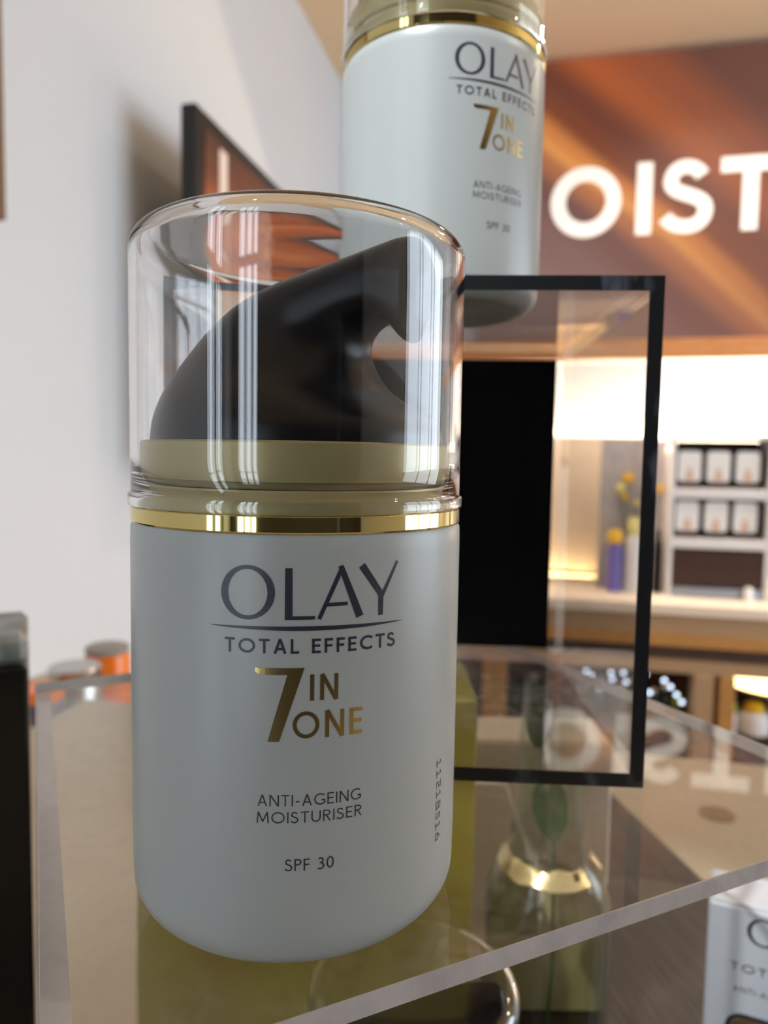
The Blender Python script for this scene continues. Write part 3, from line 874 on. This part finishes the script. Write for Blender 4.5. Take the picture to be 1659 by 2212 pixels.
def catmull(P, sub):
    out = []
    n = len(P)
    for i in range(n - 1):
        p0, p1, p2, p3 = P[max(i - 1, 0)], P[i], P[i + 1], P[min(i + 2, n - 1)]
        for j in range(sub):
            t = j / sub
            out.append([.5 * (2 * b + (c - a) * t + (2 * a - 5 * b + 4 * c - d) * t * t + (3 * b - a - 3 * c + d) * t ** 3) for a, b, c, d in zip(p0, p1, p2, p3)])
    out.append(list(P[-1]))
    return out


def pump_mesh():
    rows = catmull([(a[0], a[1], b[0], b[1], w) for a, b, w in PUMP], 5)
    seg = 40
    vs, fs = [], []
    for sx, sz, ex, ez, w in rows:
        for k in range(seg):
            t = 2 * PI * k / seg
            c, s = math.cos(t), math.sin(t)
            x = (sx + ex) / 2 - (sx - ex) / 2 * c
            z = (sz + ez) / 2 - (sz - ez) / 2 * c
            y = w * s
            # s axis points towards azimuth SPOUT measured from the front (-y)
            X = x * math.sin(SPOUT) + y * math.cos(SPOUT)
            Y = -x * math.cos(SPOUT) + y * math.sin(SPOUT)
            vs.append((X * mm, Y * mm, z * mm))
    n = len(rows)
    for i in range(n - 1):
        for k in range(seg):
            fs.append((i * seg + k, i * seg + (k + 1) % seg, (i + 1) * seg + (k + 1) % seg, (i + 1) * seg + k))
    fs.append(tuple(range(seg))); fs.append(tuple(range((n - 1) * seg, n * seg)))
    return MB().add(vs, fs, 0, True)


def rounded(r0, z0, r1, z1, corner, n=6):
    """quarter circle from wall to floor/top"""
    pass


def make_pump_bottle():
    t = thing('pump_bottle', 'x', 'bottle', (0, 0, 0), 0, 'clear capped pump bottles')
    c = 4.6
    prof = [(0, 1.0), (13.5, 1.0), (15.5, 0.0)] + [(22.4 - c + c * math.sin(R(a)), c - c * math.cos(R(a))) for a in range(0, 91, 10)]
    prof += [(22.5, 10), (22.5, 49.5), (22.45, 51.2), (22.2, 51.75), (0, 51.75)]
    body = MB().lathe([(r * mm, z * mm) for r, z in prof], 160).build('body', MT['body'], t, sharp=50)
    MB().lathe([(r * mm, z * mm) for r, z in [(20, 51.8), (22.35, 51.8), (22.5, 52.0), (22.5, 53.7), (22.35, 53.88), (20, 53.88)]] + [(.020, .0518)], 160).build('gold_ring', MT['gold'], t, sharp=30)
    col = MB().lathe([(r * mm, z * mm) for r, z in [(0, 53.9), (21.4, 53.9), (21.45, 54.0), (21.45, 56.2), (21.3, 56.4)]], 128)
    col.lathe([(r * mm, z * mm) for r, z in [(20.7, 57.2), (21.2, 57.3), (21.2, 61.9), (21.0, 62.15), (0, 62.15)]], 128)
    o = col.build('collar', MT['collar'], t, sharp=30)
    MB().lathe([(r * mm, z * mm) for r, z in [(0, 56.41), (20.95, 56.41), (20.95, 57.19), (0, 57.19)]], 96).build('groove', MT['collar_dark'], o)
    pump_mesh().build('pump_head', MT['pump'], t, sharp=60)
    # clear cap: closed shell
    ro, ri, top, th, c1, c2 = 22.45, 21.55, 89.5, 1.0, 3.0, 2.2
    prof = [(ri, 53.95), (22.75, 53.95), (22.8, 54.1), (22.8, 55.3), (22.6, 55.6), (ro, 55.7)]
    prof += [(ro, 60), (ro, 70), (ro, 80)]
    prof += [(ro - c1 + c1 * math.cos(R(a)), top - c1 + c1 * math.sin(R(a))) for a in range(0, 91, 9)]
    prof += [(10, top), (0, top), (0, top - th), (5.0, top - th - .0)]
    prof += [(8.5, top - th - .05), (10, top - th)]
    prof += [(ri - c2 + c2 * math.cos(R(a)), top - th - c2 + c2 * math.sin(R(a))) for a in range(90, -1, -9)]
    prof += [(ri, 80), (ri, 70), (ri, 60), (ri, 57.4), (ri, 53.95)]
    MB().lathe([(r * mm, z * mm) for r, z in prof], 192).build('cap', MT['cap'], t, sharp=60)
    # print
    mb = MB(); olay(mb, on_body); mb.build('wordmark', MT['ink'], body)
    mb = MB(); underline(mb, on_body); mb.build('underline', MT['ink'], body)
    mb = MB(); text(mb, 'TOTAL EFFECTS', -8.35, 11.8, 38.5, 1.66, .17, on_body, .6, .20); mb.build('range_text', MT['ink'], body)
    mb = MB()
    ribbon(mb, [(-4.75, 36.95), (-4.62, 36.60), (-4.15, 36.42)], [.02, .50, .76], on_body, .5)
    ribbon(mb, [(-4.2, 36.47), (.35, 36.47)], [.78, .78], on_body, .6)
    # diagonal of the seven as a parallelogram strip
    n = 14
    vs, fs = [], []
    for i in range(n + 1):
        tt = i / n
        xl = -.95 + (-3.36 + .95) * tt; xr = .72 + (-2.06 - .72) * tt; z = 36.86 - 8.42 * tt
        vs += [on_body(xl, z), on_body((xl + xr) / 2, z), on_body(xr, z)]
    for i in range(n):
        fs += [(3 * i, 3 * i + 1, 3 * i + 4, 3 * i + 3), (3 * i + 1, 3 * i + 2, 3 * i + 5, 3 * i + 4)]
    mb.add(vs, fs)
    text(mb, 'IN', 1.57 - .15, 4.55, 33.1, 3.0, .15, on_body, .6, .26)
    text(mb, 'ONE', -.55, 7.5, 28.78, 3.12, .145, on_body, .6, .22)
    mb.build('gold_lettering', MT['foil'], body)['label'] = 'gold foil lettering'
    mb = MB()
    text(mb, 'ANTI-AGEING', -4.46, 7.47, 20.95, 1.34, .105, on_body, .6, .17)
    text(mb, 'MOISTURISER', -4.57, 7.62, 18.97, 1.32, .105, on_body, .6, .17)
    text(mb, 'SPF 30', -1.28, 4.29, 13.32, 1.40, .115, on_body, .6, .16)
    mb.build('small_text', MT['ink'], body)
    mb = MB()
    z = 22.0
    for ch in '11218516':
        for st in GLY[ch][1](.13):
            ribbon(mb, [(deg(51.8) + py * 1.3, z - px * 2.35) for px, py in st], .17, on_body, .4)
        z -= 1.38
    mb.build('batch_code', MT['code'], body)['label'] = 'grey printed batch number'
    return t


# the word on the white carton
mb = MB()
cs = lambda x, z: (x * mm, -d - .00008, z * mm)
olay(mb, cs, 1.30, .8, -2.4 - 0.0, 72.5 - 45.3 * 1.30)
mb.build('wordmark', MT['ink'], wc)
mb = MB()
text(mb, 'TOTAL EFFECTS', -17.5, 17.5, 60.2, 2.3, .16, cs, 1.5, .20)
text(mb, 'ANTI-AGEING MOISTURISER', -16.5, 16.5, 54.2, 1.7, .12, cs, 1.5, .17)
mb.build('small_text', MT['ink'], wc)
mb = MB()
poly = []
for cx_, cz_, a0 in ((.013, .043, 0), (-.013, .043, 90), (-.013, .012, 180), (.013, .012, 270)):
    poly += arc(cx_, cz_, .004, .004, a0, a0 + 90, 5)
mb.prism(poly, -d - .0002, -d - .00002)
mb.build('gold_patch', MT['foil'], wc)['label'] = 'gold printed patch'
mb = MB()
ribbon(mb, [(x * 1.03, (z - .0275) * 1.03 + .0275) for x, z in poly] + [(poly[0][0] * 1.03, (poly[0][1] - .0275) * 1.03 + .0275)], .0012, wf, .01)
mb.build('patch_outline', MT['ink'], wc)

b1 = make_pump_bottle()
b1.location = (-.01193, .10174, ZP + .0001); b1.rotation_euler = (0, 0, R(6.69))
b1['label'] = 'sharp white pump bottle with clear cap standing on the clear plate in front'
b2 = copy_tree(b1)
CUBE_S = .09319
b2.location = (.01172, .17026, ZP + CUBE_S + .0003); b2.rotation_euler = (0, 0, R(-3.94 + 28))
b2['label'] = 'white pump bottle standing on top of the clear cube'
b3 = copy_tree(b1)
b3.location = (.008, .147, ZB + .0003); b3.rotation_euler = (0, 0, R(40))
b3['label'] = 'pump bottle on the dark board under the clear plate, only its cap showing'

# ------------------------------------------------------------------ clear plate
PLX, PLY, PT_ = .14185, .13728, .0026
pl = thing('display_plate', 'square clear acrylic plate carrying the front bottle and the cube', 'plate', (.0027, .15569, ZP - PT_), R(25.745))
MB().box(-PLX / 2 + .0003, PLX / 2 - .0003, -PLY / 2 + .0003, PLY / 2 - .0003, 0, PT_).build('sheet', MT['plate'], pl)
hx, hy, e = PLX / 2, PLY / 2, .00029
for a in ((-hx, hx, -hy, -hy + e), (-hx, hx, hy - e, hy), (-hx, -hx + e, -hy + e, hy - e), (hx - e, hx, -hy + e, hy - e)):
    MB().box(*a, -.00002, PT_ + .00002).build('sawn_edge', MT['plate_edge'], pl)['label'] = 'pale sawn edge'

MB().box(-hx + .0004, -hx + .0030, -hy + .0004, hy - .0004, -(ZP - PT_ - ZI) + .0002, -.0009).build('leg_panel', MT['sheet'], pl)
MB().box(-hx + .0004, -hx + .0036, -hy + .0004, hy - .0004, -.0008, -.0002).build('glue_joint', MT['joint'], pl)['label'] = 'pale glued joint'

# ------------------------------------------------------------------ clear cube, open towards the front
S, T = CUBE_S, .0026
cb = thing('display_cube', 'open clear acrylic cube with dark edges and black back carrying the second bottle', 'display cube', (.00242, .13322, ZP + .0002), R(-3.1426))
eps = .0002
MB().box(-S / 2, S / 2, eps, S, S - T, S).build('top_panel', MT['sheet'], cb)
MB().box(-S / 2, S / 2, eps, S, 0, T).build('bottom_panel', MT['sheet'], cb)
MB().box(-S / 2, -S / 2 + T, eps, S, T + .00005, S - T - .00005).build('side_panel', MT['sheet'], cb)
MB().box(S / 2 - T, S / 2, eps, S, T + .00005, S - T - .00005).build('side_panel', MT['sheet'], cb)
MB().box(-S / 2 + T + .00005, S / 2 - T - .00005, S - T, S - .0001, T + .00005, S - T - .00005).build('back_panel', MT['black'], cb)['label'] = 'black back panel'
for a in ((-S / 2, S / 2, 0, T), (-S / 2, S / 2, S - T, S), (-S / 2, -S / 2 + T, T, S - T), (S / 2 - T, S / 2, T, S - T)):
    MB().box(a[0], a[1], -.0001, eps - .00005, a[2], a[3]).build('front_edge', MT['cube_edge'], cb)['label'] = 'polished edge with dark inner reflection painted in'

# ------------------------------------------------------------------ glass bottle with leaves
gb = thing('glass_bottle', 'clear glass bottle holding green leaves under the clear plate', 'glass bottle', (.0525, .215, ZB + .0002))
prof = [(0, 0), (18, 0), (19.2, 2), (19.2, 62), (18.4, 69), (15.5, 75), (12.4, 80), (11.6, 88), (10.6, 110), (9.2, 128), (9.2, 134), (8.4, 134), (8.4, 128), (9.8, 110), (10.8, 88), (11.6, 80.5), (14.8, 74.4), (17.5, 68.6), (18.3, 62), (18.3, 3), (0, 2.4)]
MB().lathe([(r * mm, z * mm) for r, z in prof], 64).build('body', MT['bottle_glass'], gb, sharp=60)


def leaf(base, tip, width, bend, parent):
    a, b = Vector(base), Vector(tip)
    d_ = (b - a); side = d_.cross(Vector((0, 1, 0))).normalized()
    n = 8
    vs, fs = [], []
    for i in range(n + 1):
        t_ = i / n
        w_ = width * math.sin(PI * min(1, t_ * .94 + .06)) ** .8
        c_ = a + d_ * t_ + Vector((0, bend * math.sin(PI * t_), 0))
        vs += [c_ - side * w_, c_ + Vector((0, .0012, 0)), c_ + side * w_]
        vs += [c_ - side * w_ + Vector((0, .0005, 0)), c_ + Vector((0, .0018, 0)), c_ + side * w_ + Vector((0, .0005, 0))]
    for i in range(n):
        o = 6 * i
        fs += [(o, o + 1, o + 7, o + 6), (o + 1, o + 2, o + 8, o + 7), (o + 3, o + 9, o + 10, o + 4), (o + 4, o + 10, o + 11, o + 5), (o, o + 6, o + 9, o + 3), (o + 2, o + 5, o + 11, o + 8)]
    MB().add(vs, fs, 0, True).build('leaf', MT['leaf'], parent)


leaf((.001, -.002, .084), (-.002, -.002, .107), .0055, .001, gb)
leaf((-.004, .001, .112), (-.003, .001, .131), .0045, .001, gb)
n = 40
vs, fs = [], []
for k, (r_, z_) in enumerate(((11.8, 80.6), (12.6, 80.2), (14.0, 78.4), (15.4, 76.6))):
    for i in range(n):
        a = 2 * PI * i / n
        w_ = .35 * math.sin(7 * a + k) + .25 * math.sin(11 * a + 2 * k)
        vs.append(((r_ + w_ * .5 + .35) * mm * math.cos(a), (r_ + w_ * .5 + .35) * mm * math.sin(a), (z_ + (w_ * 1.4 if k in (0, 3) else 0)) * mm))
for k in range(3):
    for i in range(n):
        if not (15 <= i <= 33 - (i * k) % 3 or i >= 38):
            continue
        fs.append((k * n + i, k * n + (i + 1) % n, (k + 1) * n + (i + 1) % n, (k + 1) * n + i))
MB().lathe([(r * mm, z * mm) for r, z in ((0, 3.2), (17.9, 3.2), (17.9, 62), (17.2, 67.5), (0, 67.5))], 48).build('water', MT['water'], gb)
MB().add(vs, fs, 0, True).build('shoulder_foil', MT['foil_pale'], gb)['label'] = 'crinkled pale gold foil'
MB().tube([(0, 0, .003), (.002, -.001, .045), (.001, -.0015, .085), (-.003, 0, .112)], .0006, 8).build('stem', MT['leaf'], gb)

# ------------------------------------------------------------------ black box on the left
bx_ = thing('black_box', 'tall black box with grey translucent lid at the left edge', 'box', (-.110, .2215, ZI + .0002), R(25.745))
MB().box(-.06, 0, 0, .04, 0, .1535, 0, .001).build('case', MT['black'], bx_)
MB().box(-.06, 0, 0, .04, .1537, .1635, 0, .0022).build('lid', MT['lid_grey'], bx_)
